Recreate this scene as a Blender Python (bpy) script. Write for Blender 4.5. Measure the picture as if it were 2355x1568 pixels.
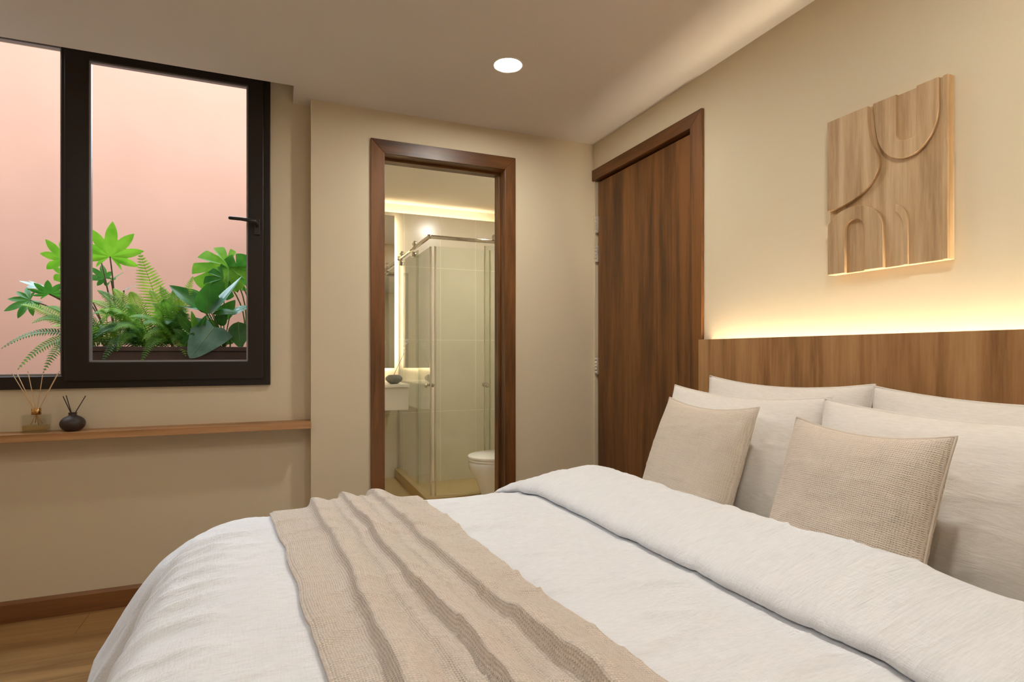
import bpy, bmesh, math, random
import numpy as np
from mathutils import Vector, Matrix
random.seed(4); rng = np.random.default_rng(4)
PI = math.pi
for o in list(bpy.data.objects): bpy.data.objects.remove(o)
scn = bpy.context.scene; COL = scn.collection

# ------------------------------------------------------------------ camera, world, exposure
FPX, HOR, YAW, ZC = 1313.0, 812.0, math.radians(22.5), 1.12
cam = bpy.data.cameras.new('camera'); camo = bpy.data.objects.new('camera', cam); COL.objects.link(camo)
cam.sensor_width = 36; cam.lens = 36*FPX/2355; cam.shift_y = (HOR-784)/2355; cam.clip_start = .02
camo.location = (0, 0, ZC); camo.rotation_euler = (PI/2, 0, -YAW); scn.camera = camo
scn.view_settings.view_transform = 'Standard'; scn.view_settings.look = 'None'
scn.view_settings.gamma = 1; scn.view_settings.use_curve_mapping = False
scn.view_settings.exposure = 0.08
scn.cycles.use_denoising = True
scn.cycles.volume_bounces = 3; scn.cycles.max_bounces = 10; scn.cycles.diffuse_bounces = 6; scn.cycles.transparent_max_bounces = 16
SKY, DOWN, LED, BATH_DOWN, BATH_LED = 7.6, 370.0, 125.0, 1000.0, 26.0
WARM = (1.0, .80, .56)
w = bpy.data.worlds.new('sky'); scn.world = w; w.use_nodes = True
nt = w.node_tree; bg = nt.nodes['Background']
bg.inputs[0].default_value = (.75, .87, 1.0, 1); bg.inputs[1].default_value = SKY      # even overcast sky
pl = bpy.data.lights.new('sky_portal', 'AREA'); pl.shape = 'RECTANGLE'; pl.size = 5.5; pl.size_y = 3.6
pl.cycles.is_portal = True
plo = bpy.data.objects.new('sky_portal', pl); COL.objects.link(plo); plo.location = (-2.35, 4.75, 2.67)

# ------------------------------------------------------------------ helpers
def at(u, v, Y):                       # real-space point seen at a photo position, at depth Y
    a = (u-1177.5)/FPX; s, c = math.sin(YAW), math.cos(YAW)
    d = Vector((s+a*c, c-a*s, (HOR-v)/FPX)); p = d*(Y/d.y); p.z += ZC
    return p
def tag(o, label=None, cat=None, group=None, kind=None):
    if label: o['label'] = label
    if cat: o['category'] = cat
    if group: o['group'] = group
    if kind: o['kind'] = kind
    return o
def empty(name, loc, label=None, cat=None, group=None, kind=None):
    o = bpy.data.objects.new(name, None); o.empty_display_size = .05; COL.objects.link(o); o.location = loc
    return tag(o, label, cat, group, kind)
def wloc(o):
    v = Vector(o.location)
    return v if o.parent is None else v + Vector((0, 0, 0))
def link(name, me, mat, parent=None, smooth=False, origin=None):
    o = bpy.data.objects.new(name, me); COL.objects.link(o)
    if mat: me.materials.append(mat)
    if smooth:
        me.polygons.foreach_set('use_smooth', [True]*len(me.polygons))
    if parent:
        o.parent = parent
        o.matrix_parent_inverse = Matrix.Translation(-Vector(parent['_w']) if '_w' in parent else -Vector(parent.location))
        o['_w'] = (0.0, 0.0, 0.0)
    else:
        if origin is None:
            co = np.array([v.co[:] for v in me.vertices])
            origin = ((co[:,0].min()+co[:,0].max())/2, (co[:,1].min()+co[:,1].max())/2, co[:,2].min())
        me.transform(Matrix.Translation(-Vector(origin))); o.location = origin
    return o
def mesh(name, V, F, mat, parent=None, smooth=False, bevel=0, seg=2, uv=None, origin=None):
    me = bpy.data.meshes.new(name); me.from_pydata([tuple(map(float, v)) for v in V], [], F)
    bm = bmesh.new(); bm.from_mesh(me)
    bmesh.ops.recalc_face_normals(bm, faces=bm.faces[:])
    if bevel:
        bmesh.ops.bevel(bm, geom=[e for e in bm.edges if e.calc_face_angle(0) > .6], offset=bevel, segments=seg, affect='EDGES', profile=.5)
    bm.to_mesh(me); bm.free()
    return link(name, me, mat, parent, smooth, origin)
def boxvf(x0, x1, y0, y1, z0, z1):
    V = [(x,y,z) for z in (z0,z1) for y in (y0,y1) for x in (x0,x1)]
    return V, [(0,2,3,1),(4,5,7,6),(0,1,5,4),(1,3,7,5),(3,2,6,7),(2,0,4,6)]
def box(name, b, mat, parent=None, bevel=.002, seg=2, **k):
    V, F = boxvf(*b); return mesh(name, V, F, mat, parent, bevel=bevel, seg=seg, **k)
def prism(name, poly, axis, a0, a1, mat, parent=None, bevel=0, seg=2, **k):
    n = len(poly)
    def P(p, a): return {'x': (a,p[0],p[1]), 'y': (p[0],a,p[1]), 'z': (p[0],p[1],a)}[axis]
    V = [P(p,a0) for p in poly]+[P(p,a1) for p in poly]
    F = [tuple(range(n))[::-1], tuple(range(n,2*n))]+[(i,(i+1)%n,n+(i+1)%n,n+i) for i in range(n)]
    return mesh(name, V, F, mat, parent, bevel=bevel, seg=seg, **k)
def ring(name, o4, i4, axis, a0, a1, mat, parent=None, bevel=0, **k):  # rectangular frame: o4,i4=(lo0,hi0,lo1,hi1)
    def rc(r): return [(r[0],r[2]),(r[1],r[2]),(r[1],r[3]),(r[0],r[3])]
    def P(p, a): return {'x': (a,p[0],p[1]), 'y': (p[0],a,p[1]), 'z': (p[0],p[1],a)}[axis]
    V = [P(p,a) for a in (a0,a1) for r in (o4,i4) for p in rc(r)]
    F = []
    for i in range(4):
        j = (i+1)%4
        F += [(i,j,4+j,4+i),(8+i,8+j,12+j,12+i),(i,j,8+j,8+i),(4+i,4+j,12+j,12+i)]
    return mesh(name, V, F, mat, parent, bevel=bevel, **k)
def tubevf(path, rad, n=8, cap=True):
    path = [Vector(p) for p in path]; V=[]; F=[]
    rr = rad if hasattr(rad,'__len__') else [rad]*len(path)
    up = None
    for i,p in enumerate(path):
        t = (path[min(i+1,len(path)-1)]-path[max(i-1,0)]).normalized()
        if up is None: up = t.orthogonal().normalized()
        up = (up - t*up.dot(t)).normalized(); b = t.cross(up)
        for k in range(n):
            a = 2*PI*k/n; V.append(p+(up*math.cos(a)+b*math.sin(a))*rr[i])
    for i in range(len(path)-1):
        for k in range(n):
            F.append((i*n+k, i*n+(k+1)%n, (i+1)*n+(k+1)%n, (i+1)*n+k))
    if cap: F += [tuple(range(n))[::-1], tuple((len(path)-1)*n+k for k in range(n))]
    return V,F
def tube(name, path, rad, mat, parent=None, n=10, **k):
    V,F = tubevf(path, rad, n); return mesh(name, V, F, mat, parent, smooth=True, **k)
def soften(p,k=2):
    for _ in range(k):
        q=[p[0]]
        for a,b in zip(p,p[1:]): q+=[(a[0]*.75+b[0]*.25,a[1]*.75+b[1]*.25),(a[0]*.25+b[0]*.75,a[1]*.25+b[1]*.75)]
        p=q+[p[-1]]
    return p
def lathe(name, prof, c, mat, parent=None, n=40, axis='z', sx=1, sy=1, **k):
    V=[]; F=[]; m=len(prof)
    for r,h in prof:
        for q in range(n):
            a=2*PI*q/n; x,y=r*math.cos(a)*sx, r*math.sin(a)*sy
            V.append({'z':(c[0]+x,c[1]+y,c[2]+h),'y':(c[0]+x,c[1]+h,c[2]+y),'x':(c[0]+h,c[1]+x,c[2]+y)}[axis])
    for i in range(m-1):
        for q in range(n): F.append((i*n+q,i*n+(q+1)%n,(i+1)*n+(q+1)%n,(i+1)*n+q))
    F += [tuple(range(n))[::-1], tuple((m-1)*n+q for q in range(n))]
    return mesh(name, V, F, mat, parent, smooth=True, **k)
def grid(name, P, mat, parent=None, UV=None, solid=0, sub=0, origin=None):
    n,m,_ = P.shape
    V = P.reshape(-1,3).tolist(); F=[(i*m+j,(i+1)*m+j,(i+1)*m+j+1,i*m+j+1) for i in range(n-1) for j in range(m-1)]
    me = bpy.data.meshes.new(name); me.from_pydata(V, [], F)
    if UV is not None:
        l = me.uv_layers.new(name='UVMap'); U = UV.reshape(-1,2)
        idx = np.empty(len(me.loops), int); me.loops.foreach_get('vertex_index', idx)
        l.data.foreach_set('uv', U[idx].ravel().astype(np.float32))
    o = link(name, me, mat, parent, True, origin)
    if solid:
        md = o.modifiers.new('thickness','SOLIDIFY'); md.thickness = solid; md.offset = -1
    return o
# ---- smooth lattice noise for cloth
def vnoise(x, y, seed):
    r = np.random.default_rng(seed); T = r.random((64,64))*2-1
    xi=np.floor(x).astype(int); yi=np.floor(y).astype(int); fx=x-xi; fy=y-yi
    fx=fx*fx*fx*(fx*(fx*6-15)+10); fy=fy*fy*fy*(fy*(fy*6-15)+10)
    g=lambda a,b: T[a%64,b%64]
    return (g(xi,yi)*(1-fx)+g(xi+1,yi)*fx)*(1-fy)+(g(xi,yi+1)*(1-fx)+g(xi+1,yi+1)*fx)*fy
def sstep(a,b,x):
    t=np.clip((x-a)/(b-a),0,1); return t*t*(3-2*t)

# ------------------------------------------------------------------ materials
def srgb(r,g,b):
    f=lambda c:(c/255/12.92 if c<=10 else ((c/255+.055)/1.055)**2.4); return (f(r),f(g),f(b),1)
def newmat(name):
    m=bpy.data.materials.new(name); m.use_nodes=True; nt=m.node_tree; b=nt.nodes['Principled BSDF']
    return m,nt,b
def N(nt,t,**k):
    n=nt.nodes.new(t)
    for a,v in k.items(): setattr(n,a,v)
    return n
def plain(name,col,rough=.5,metal=0,spec=.5,noise=0,nscale=4,bump=0,bscale=200,coord='Object'):
    m,nt,b=newmat(name); b.inputs['Base Color'].default_value=col; b.inputs['Roughness'].default_value=rough
    b.inputs['Metallic'].default_value=metal; b.inputs['Specular IOR Level'].default_value=spec
    tc=N(nt,'ShaderNodeTexCoord')
    if noise:
        n=N(nt,'ShaderNodeTexNoise'); n.inputs['Scale'].default_value=nscale; n.inputs['Detail'].default_value=5
        nt.links.new(tc.outputs[coord],n.inputs['Vector'])
        r=N(nt,'ShaderNodeValToRGB'); r.color_ramp.elements[0].position=.3; r.color_ramp.elements[1].position=.7
        r.color_ramp.elements[0].color=tuple(c*(1-noise) for c in col[:3])+(1,); r.color_ramp.elements[1].color=tuple(min(1,c*(1+noise)) for c in col[:3])+(1,)
        nt.links.new(n.outputs[0],r.inputs[0]); nt.links.new(r.outputs[0],b.inputs['Base Color'])
    if bump:
        n2=N(nt,'ShaderNodeTexNoise'); n2.inputs['Scale'].default_value=bscale; n2.inputs['Detail'].default_value=3
        nt.links.new(tc.outputs[coord],n2.inputs['Vector'])
        bp=N(nt,'ShaderNodeBump'); bp.inputs['Strength'].default_value=bump; bp.inputs['Distance'].default_value=.002
        nt.links.new(n2.outputs[0],bp.inputs['Height']); nt.links.new(bp.outputs[0],b.inputs['Normal'])
    return m
def wood(name,c_dark,c_mid,c_light,axis='z',scale=1.0,rough=.45,streak=1.0,coat=0,offset=(0,0,0),vein=0):
    """grain runs along axis; object coordinates are metres"""
    m,nt,b=newmat(name); b.inputs['Roughness'].default_value=rough; b.inputs['Coat Weight'].default_value=coat
    tc=N(nt,'ShaderNodeTexCoord'); mp=N(nt,'ShaderNodeMapping'); mp.inputs['Location'].default_value=offset
    nt.links.new(tc.outputs['Object'],mp.inputs[0])
    st={'x':(.07,1,1),'y':(1,.07,1),'z':(1,1,.07)}[axis]
    s1=N(nt,'ShaderNodeVectorMath',operation='MULTIPLY'); s1.inputs[1].default_value=tuple(v*scale for v in st); nt.links.new(mp.outputs[0],s1.inputs[0])
    def ns(sc,det,dist=0,rough_=.6):
        n=N(nt,'ShaderNodeTexNoise'); n.inputs['Scale'].default_value=sc; n.inputs['Detail'].default_value=det; n.inputs['Distortion'].default_value=dist
        n.inputs['Roughness'].default_value=rough_; nt.links.new(s1.outputs[0],n.inputs['Vector']); return n
    a=ns(9,4,.6); f=ns(70,6,.2,.7); br=ns(3,2,.3)
    # cathedral rings
    rings=N(nt,'ShaderNodeMath',operation='MULTIPLY'); nt.links.new(br.outputs[0],rings.inputs[0]); rings.inputs[1].default_value=60
    sn=N(nt,'ShaderNodeMath',operation='SINE'); nt.links.new(rings.outputs[0],sn.inputs[0])
    mx=N(nt,'ShaderNodeMath',operation='MULTIPLY_ADD'); nt.links.new(sn.outputs[0],mx.inputs[0]); mx.inputs[1].default_value=.045*streak; nt.links.new(a.outputs[0],mx.inputs[2])
    m2=N(nt,'ShaderNodeMath',operation='MULTIPLY_ADD'); nt.links.new(f.outputs[0],m2.inputs[0]); m2.inputs[1].default_value=.45*streak; nt.links.new(mx.outputs[0],m2.inputs[2])
    r=N(nt,'ShaderNodeValToRGB'); e=r.color_ramp.elements; e[0].position=.50; e[0].color=c_dark; e[1].position=.90; e[1].color=c_light
    k=e.new(.68); k.color=c_mid
    nt.links.new(m2.outputs[0],r.inputs[0]); nt.links.new(r.outputs[0],b.inputs['Base Color'])
    if vein:
        v=ns(14,5,1.2,.6); vr=N(nt,'ShaderNodeMapRange'); vr.inputs['From Min'].default_value=.60; vr.inputs['From Max'].default_value=.72; vr.inputs['To Min'].default_value=1; vr.inputs['To Max'].default_value=1-vein
        nt.links.new(v.outputs[0],vr.inputs[0]); mm=N(nt,'ShaderNodeVectorMath',operation='SCALE'); nt.links.new(r.outputs[0],mm.inputs[0]); nt.links.new(vr.outputs[0],mm.inputs['Scale']); nt.links.new(mm.outputs[0],b.inputs['Base Color'])
    bp=N(nt,'ShaderNodeBump'); bp.inputs['Strength'].default_value=.12; bp.inputs['Distance'].default_value=.002
    nt.links.new(f.outputs[0],bp.inputs['Height']); nt.links.new(bp.outputs[0],b.inputs['Normal'])
    return m
def glass(name,tint=(1,1,1,1),rough=0.0,ior=1.5,refl=1.0):
    m=bpy.data.materials.new(name); m.use_nodes=True; nt=m.node_tree; nt.nodes.clear()
    out=N(nt,'ShaderNodeOutputMaterial'); t=N(nt,'ShaderNodeBsdfTransparent'); t.inputs[0].default_value=tint
    g=N(nt,'ShaderNodeBsdfGlossy'); g.inputs['Roughness'].default_value=rough
    ge=N(nt,'ShaderNodeNewGeometry'); dt=N(nt,'ShaderNodeVectorMath',operation='DOT_PRODUCT'); nt.links.new(ge.outputs['Incoming'],dt.inputs[0]); nt.links.new(ge.outputs['Normal'],dt.inputs[1])
    ab=N(nt,'ShaderNodeMath',operation='ABSOLUTE'); nt.links.new(dt.outputs['Value'],ab.inputs[0])
    om=N(nt,'ShaderNodeMath',operation='SUBTRACT'); om.inputs[0].default_value=1; nt.links.new(ab.outputs[0],om.inputs[1])
    pw_=N(nt,'ShaderNodeMath',operation='POWER'); nt.links.new(om.outputs[0],pw_.inputs[0]); pw_.inputs[1].default_value=5
    f0=((ior-1)/(ior+1))**2; mu=N(nt,'ShaderNodeMath',operation='MULTIPLY_ADD'); nt.links.new(pw_.outputs[0],mu.inputs[0]); mu.inputs[1].default_value=(1-f0)*refl; mu.inputs[2].default_value=f0*refl
    mx=N(nt,'ShaderNodeMixShader'); nt.links.new(mu.outputs[0],mx.inputs[0]); nt.links.new(t.outputs[0],mx.inputs[1]); nt.links.new(g.outputs[0],mx.inputs[2])
    nt.links.new(mx.outputs[0],out.inputs[0]); return m
def emit(name,col,s):
    m=bpy.data.materials.new(name); m.use_nodes=True; nt=m.node_tree; nt.nodes.clear()
    out=N(nt,'ShaderNodeOutputMaterial'); e=N(nt,'ShaderNodeEmission'); e.inputs[0].default_value=tuple(col[:3])+(1,); e.inputs[1].default_value=s
    nt.links.new(e.outputs[0],out.inputs[0]); return m
def leafmat(name,c1,c2,rough=.35,trans=.35,scale=14):
    m,nt,b=newmat(name); b.inputs['Roughness'].default_value=rough
    tc=N(nt,'ShaderNodeTexCoord'); n=N(nt,'ShaderNodeTexNoise'); n.inputs['Scale'].default_value=scale; nt.links.new(tc.outputs['Object'],n.inputs[0])
    r=N(nt,'ShaderNodeValToRGB'); r.color_ramp.elements[0].position=.35; r.color_ramp.elements[1].position=.65
    r.color_ramp.elements[0].color=c1; r.color_ramp.elements[1].color=c2
    nt.links.new(n.outputs[0],r.inputs[0]); nt.links.new(r.outputs[0],b.inputs['Base Color'])
    t=N(nt,'ShaderNodeBsdfTranslucent'); nt.links.new(r.outputs[0],t.inputs[0])
    mx=N(nt,'ShaderNodeMixShader'); mx.inputs[0].default_value=trans
    nt.links.new(b.outputs[0],mx.inputs[1]); nt.links.new(t.outputs[0],mx.inputs[2]); nt.links.new(mx.outputs[0],nt.nodes['Material Output'].inputs[0]); return m
def cloth(name,col,kind='linen',sheen=.15,cvar=.06,crease=.012):
    """woven cloth, UV in metres"""
    m,nt,b=newmat(name); b.inputs['Roughness'].default_value=.9; b.inputs['Specular IOR Level'].default_value=.15
    b.inputs['Sheen Weight'].default_value=sheen; b.inputs['Base Color'].default_value=col
    tc=N(nt,'ShaderNodeTexCoord')
    def mul(sv):
        v=N(nt,'ShaderNodeVectorMath',operation='MULTIPLY'); v.inputs[1].default_value=sv; nt.links.new(tc.outputs['UV'],v.inputs[0]); return v
    def noise(v,sc,det=3,dist=0,rg=.5):
        n=N(nt,'ShaderNodeTexNoise'); n.inputs['Scale'].default_value=sc; n.inputs['Detail'].default_value=det; n.inputs['Distortion'].default_value=dist; n.inputs['Roughness'].default_value=rg
        nt.links.new(v.outputs[0],n.inputs['Vector']); return n
    def math_(op,a,b_,c=None):
        q=N(nt,'ShaderNodeMath',operation=op)
        for i,x in enumerate((a,b_,c)):
            if x is None: continue
            if isinstance(x,(int,float)): q.inputs[i].default_value=x
            else: nt.links.new(x,q.inputs[i])
        return q.outputs[0]
    if kind=='linen':
        h1=noise(mul((6,22,1)),1.0,6,1.2,.62).outputs[0]      # long soft creases
        h2=noise(mul((40,260,1)),1.0,2).outputs[0]
        h3=noise(mul((260,40,1)),1.0,2).outputs[0]
        hs=math_('MULTIPLY_ADD',h2,.10,math_('MULTIPLY',h1,1.0)); hs=math_('MULTIPLY_ADD',h3,.10,hs)
        dist=crease; strength=.5; colv=h2
    elif kind=='weave':
        sx=N(nt,'ShaderNodeSeparateXYZ'); wob=noise(mul((30,30,1)),1.0,2)
        va=N(nt,'ShaderNodeVectorMath',operation='MULTIPLY_ADD'); nt.links.new(wob.outputs['Color'],va.inputs[0]); va.inputs[1].default_value=(.006,.006,0); nt.links.new(tc.outputs['UV'],va.inputs[2])
        nt.links.new(va.outputs[0],sx.inputs[0])
        k=2*PI/.0042
        a=math_('SINE',math_('MULTIPLY',sx.outputs[0],k),0); c=math_('SINE',math_('MULTIPLY',sx.outputs[1],k),0)
        th=noise(mul((12,300,1)),1.0,2).outputs[0]; tv=noise(mul((300,12,1)),1.0,2).outputs[0]
        hs=math_('MULTIPLY_ADD',math_('MAXIMUM',a,c),.5,math_('MULTIPLY',math_('ADD',th,tv),1.0))
        dist=.0022; strength=.9; colv=hs
    else: # knit
        sx=N(nt,'ShaderNodeSeparateXYZ'); wob=noise(mul((25,25,1)),1.0,2)
        va=N(nt,'ShaderNodeVectorMath',operation='MULTIPLY_ADD'); nt.links.new(wob.outputs['Color'],va.inputs[0]); va.inputs[1].default_value=(.006,.006,0); nt.links.new(tc.outputs['UV'],va.inputs[2])
        nt.links.new(va.outputs[0],sx.inputs[0])
        a=math_('SINE',math_('MULTIPLY',sx.outputs[0],2*PI/.0075),0)
        c=math_('SINE',math_('MULTIPLY_ADD',sx.outputs[1],2*PI/.0055,math_('MULTIPLY',a,1.1)),0)
        n3=noise(mul((90,90,1)),1.0,3).outputs[0]
        hs=math_('MULTIPLY_ADD',math_('MULTIPLY',math_('ADD',a,1),math_('ADD',c,1.0)),.35,n3)
        dist=.0022; strength=.8; colv=hs
    lo=tuple(c*(1-cvar*2.2) for c in col[:3])+(1,); hi=tuple(min(1,c*(1+cvar)) for c in col[:3])+(1,)
    r=N(nt,'ShaderNodeValToRGB'); r.color_ramp.elements[0].color=lo; r.color_ramp.elements[1].color=hi
    r.color_ramp.elements[0].position,r.color_ramp.elements[1].position=(.35,.65) if kind=='linen' else (.35,1.15 if kind=='knit' else 1.0)
    nt.links.new(colv,r.inputs[0]); nt.links.new(r.outputs[0],b.inputs['Base Color'])
    bp=N(nt,'ShaderNodeBump'); bp.inputs['Strength'].default_value=strength; bp.inputs['Distance'].default_value=dist
    nt.links.new(hs,bp.inputs['Height']); nt.links.new(bp.outputs[0],b.inputs['Normal'])
    return m

M={}
M['wall']=plain('beige_wall_paint',srgb(217,204,177),.75,spec=.25,noise=.015,nscale=1.2,bump=.05,bscale=120)
M['ceil']=plain('white_ceiling_paint',srgb(222,214,204),.85,spec=.2,noise=.01,nscale=1)
M['plaster']=plain('salmon_plaster',(.295,.158,.108,1),.9,spec=.15,noise=.045,nscale=1.6,bump=.3,bscale=25)
M['conc']=plain('grey_concrete',srgb(170,160,150),.9,noise=.08)
M['walnut']=wood('dark_walnut',srgb(52,29,9),srgb(92,56,22),srgb(124,80,38),'z',1.0,.42,1.15,vein=.45)
M['walnut_x']=wood('dark_walnut_lengthwise',srgb(54,30,10),srgb(94,57,23),srgb(124,80,38),'x',1.0,.38)
M['walnut_y']=wood('dark_walnut_across',srgb(54,30,10),srgb(94,57,23),srgb(124,80,38),'y',1.0,.42)
M['oak']=wood('golden_oak_veneer',srgb(112,76,40),srgb(156,114,70),srgb(182,142,96),'z',.9,.45,1.0,vein=.2)
M['oak_x']=wood('golden_oak_shelf',srgb(140,98,56),srgb(176,130,84),srgb(200,158,112),'x',.9,.45,.8)
M['ash']=wood('pale_ash_wood',srgb(158,128,90),srgb(184,154,114),srgb(204,176,138),'z',2.0,.6,.9)
M['base_x']=wood('brown_baseboard',srgb(96,58,24),srgb(128,84,44),srgb(146,100,58),'x',.8,.45,.7)
M['plank']=[wood('laminate_plank_%d'%i,srgb(*a),srgb(*b),srgb(*c),'x',.8,.38,.9,offset=(i*3.1,i*1.7,0)) for i,(a,b,c) in enumerate([((112,78,38),(146,108,62),(168,132,86)),((120,86,46),(154,116,70),(174,138,94)),((104,72,34),(138,100,56),(160,124,78))])]
M['frame']=plain('dark_bronze_aluminium',srgb(34,25,19),.4,spec=.4)
M['gasket']=plain('grey_glazing_bead',srgb(150,148,150),.35,metal=.3)
M['black']=plain('black_metal',srgb(38,32,28),.4,spec=.5)
M['chrome']=plain('chrome',srgb(215,210,200),.14,metal=1)
M['steel']=plain('brushed_steel',srgb(222,218,210),.35,metal=.85)
M['brass']=plain('polished_brass',srgb(214,170,110),.2,metal=1)
M['pane']=glass('window_glass',(.985,.99,.99,1),refl=.003)
M['shower']=glass('greenish_shower_glass',(.95,.972,.94,1))
M['shower_edge']=plain('green_glass_edge',srgb(120,150,120),.15,spec=.6)
M['bottle']=glass('bottle_glass',(.96,.965,.95,1),ior=1.5,refl=.45)
M['oil']=glass('pale_amber_oil',(.95,.86,.68,1),ior=1.2)
M['mirror']=plain('mirror_silver',(.92,.92,.92,1),.01,metal=1)
M['tile']=plain('cream_stone_tile',srgb(222,214,197),.22,spec=.5,noise=.05,nscale=3)
M['ftile']=plain('beige_floor_tile',srgb(196,172,126),.35,noise=.06,nscale=4)
M['grout']=plain('pale_grout',srgb(244,238,222),.9)
M['white']=plain('white_lacquer',srgb(238,232,222),.35)
M['ceramic']=plain('white_ceramic',srgb(240,240,236),.12,spec=.6)
M['stone']=plain('grey_stone_bowl',srgb(128,126,120),.55,noise=.2,nscale=30,bump=.3,bscale=150)
M['clay']=plain('dark_brown_ceramic',srgb(58,44,38),.45,noise=.15,nscale=25)
M['reed']=plain('natural_reed',srgb(206,168,122),.7)
M['darkreed']=plain('dark_reed',srgb(54,38,28),.7)
M['planter']=plain('brown_plastic_planter',srgb(92,72,66),.5,noise=.06)
M['soil']=plain('dry_bark_soil',srgb(112,78,44),.95,noise=.45,nscale=60,bump=1,bscale=80)
M['stem']=plain('brown_green_stem',srgb(98,76,46),.6)
M['gstem']=plain('green_stem',srgb(96,120,52),.6)
M['rib']=plain('pale_leaf_rib',srgb(150,176,110),.5)
M['fern']=[leafmat('fern_green',srgb(86,140,44),srgb(128,178,62),.5,.4),leafmat('fern_lime',srgb(138,184,60),srgb(176,208,84),.5,.45),leafmat('fern_deep',srgb(54,104,42),srgb(84,138,58),.45,.3)]
M['lf_bright']=leafmat('bright_green_leaf',srgb(96,166,32),srgb(132,192,52),.35,.45)
M['lf_mid']=leafmat('mid_green_leaf',srgb(52,116,34),srgb(78,146,48),.3,.35)
M['lf_dark']=leafmat('dark_glossy_leaf',srgb(46,102,40),srgb(70,134,56),.24,.25)
M['lf_sheen']=leafmat('sky_sheen_leaf',srgb(92,132,112),srgb(126,164,146),.2,.15)  # pale bluish sky reflection painted into the green of these glossy leaves
M['duvet']=cloth('white_linen_duvet',(.82,.835,.86,1),'linen',cvar=.02,crease=.021)
M['pillow']=cloth('ivory_linen_pillowcase',(.78,.75,.70,1),'linen',cvar=.02,crease=.005)
M['sheet']=cloth('ivory_sheet',(.76,.73,.68,1),'linen',cvar=.02)
M['cushion']=cloth('oatmeal_weave',(.74,.65,.55,1),'weave',cvar=.10)
M['throw']=cloth('beige_knit',(.76,.665,.57,1),'knit',cvar=.11)
M['led']=emit('warm_led_strip',(1,.84,.62),LED)
M['down']=emit('downlight_lens',(1,.95,.87),DOWN)
M['bdown']=emit('bathroom_downlight_lens',(1,.94,.83),BATH_DOWN)
M['cove']=emit('cove_led_strip',(1,.84,.56),BATH_LED*.45)
M['bled']=emit('mirror_led_strip',(1,.82,.50),BATH_LED)

# ------------------------------------------------------------------ room shell
XH, YB, YWIN, ZCEIL = 1.73, 2.92, 3.0, 2.345
XL, YR, XP = -2.4, -1.4, .158
S='structure'
fl=box('floor',(XL,XH+.12,YR,YWIN,-.06,-.008),M['conc'],bevel=0,origin=(0,0,0)); tag(fl,'brown wood laminate plank floor beside the bed',None,kind=S)
pw=.19; row=0; y=YR
while y<YWIN-.01:
    x=XL-(row*.47)%1.2; y2=min(y+pw,YWIN)
    while x<XH:
        x0,x1=max(x,XL),min(x+1.2,XH)
        if x1-x0>.02: box('plank',(x0+.0006,x1-.0006,y+.0006,y2-.0006,-.008,0),random.choice(M['plank']),fl,bevel=.0012,seg=1)
        x+=1.2
    y+=pw; row+=1
c=prism('ceiling',[(XL-.1,YR-.1),(XH+.12,YR-.1),(XH+.12,YB+.02),(XP+.03,YB+.02),(XP+.03,YWIN),(.078,YWIN),(.078,2.80),(XL-.1,2.80)],'z',ZCEIL,2.56,M['ceil']); tag(c,'plain off-white bedroom ceiling with a curtain slot above the window',kind=S)
c=box('ceiling_slot_top',(XL-.1,.1,2.70,YWIN+.02,2.56,2.62),M['ceil'],bevel=0); tag(c,'recessed top of the curtain slot above the window',kind=S)
c=ring('wall_window',(XL-.1,XP+.12,-.05,2.65),(-2.2,-.0226,.968,2.48),'y',YWIN,YWIN+.16,M['wall']); tag(c,'beige painted wall around the dark framed window',kind=S)
DX0,DX1,DZ=.5097,1.164,2.128
c=prism('wall_back',[(XP,-.05),(DX0-.02,-.05),(DX0-.02,DZ+.02),(DX1+.02,DZ+.02),(DX1+.02,-.05),(2.1,-.05),(2.1,2.6),(XP,2.6)],'y',YB,YB+.12,M['wall']); tag(c,'beige painted wall around the bathroom doorway',kind=S)
HY0,HY1,HZ=2.06,2.892,2.128
c=prism('wall_headboard',[(YR-.1,-.05),(HY0-.02,-.05),(HY0-.02,HZ+.02),(HY1+.015,HZ+.02),(HY1+.015,-.05),(YB+.01,-.05),(YB+.01,2.6),(YR-.1,2.6)],'x',XH,XH+.12,M['wall']); tag(c,'beige painted wall behind the bed headboard',kind=S)
c=box('wall_left',(XL-.1,XL,YR-.1,YWIN,-.05,2.6),M['wall'],bevel=0); tag(c,'beige wall beyond the foot of the bed',kind=S)
c=box('wall_rear',(XL-.1,XH+.12,YR-.1,YR,-.05,2.6),M['wall'],bevel=0); tag(c,'beige wall opposite the bathroom doorway',kind=S)
c=prism('baseboard_window',[(YWIN,0),(YWIN-.014,0),(YWIN-.014,.075),(YWIN-.006,.088),(YWIN,.088)],'x',XL,XP,M['base_x']); tag(c,'brown wood baseboard under the window',kind=S)
for nm,x0,x1 in (('baseboard_back_1',XP,.4405),('baseboard_back_2',1.2266,XH)):
    c=prism(nm,[(YB,0),(YB-.014,0),(YB-.014,.075),(YB-.006,.088),(YB,.088)],'x',x0,x1,M['base_x']); tag(c,'brown wood baseboard beside the bathroom doorway',kind=S)

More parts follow.
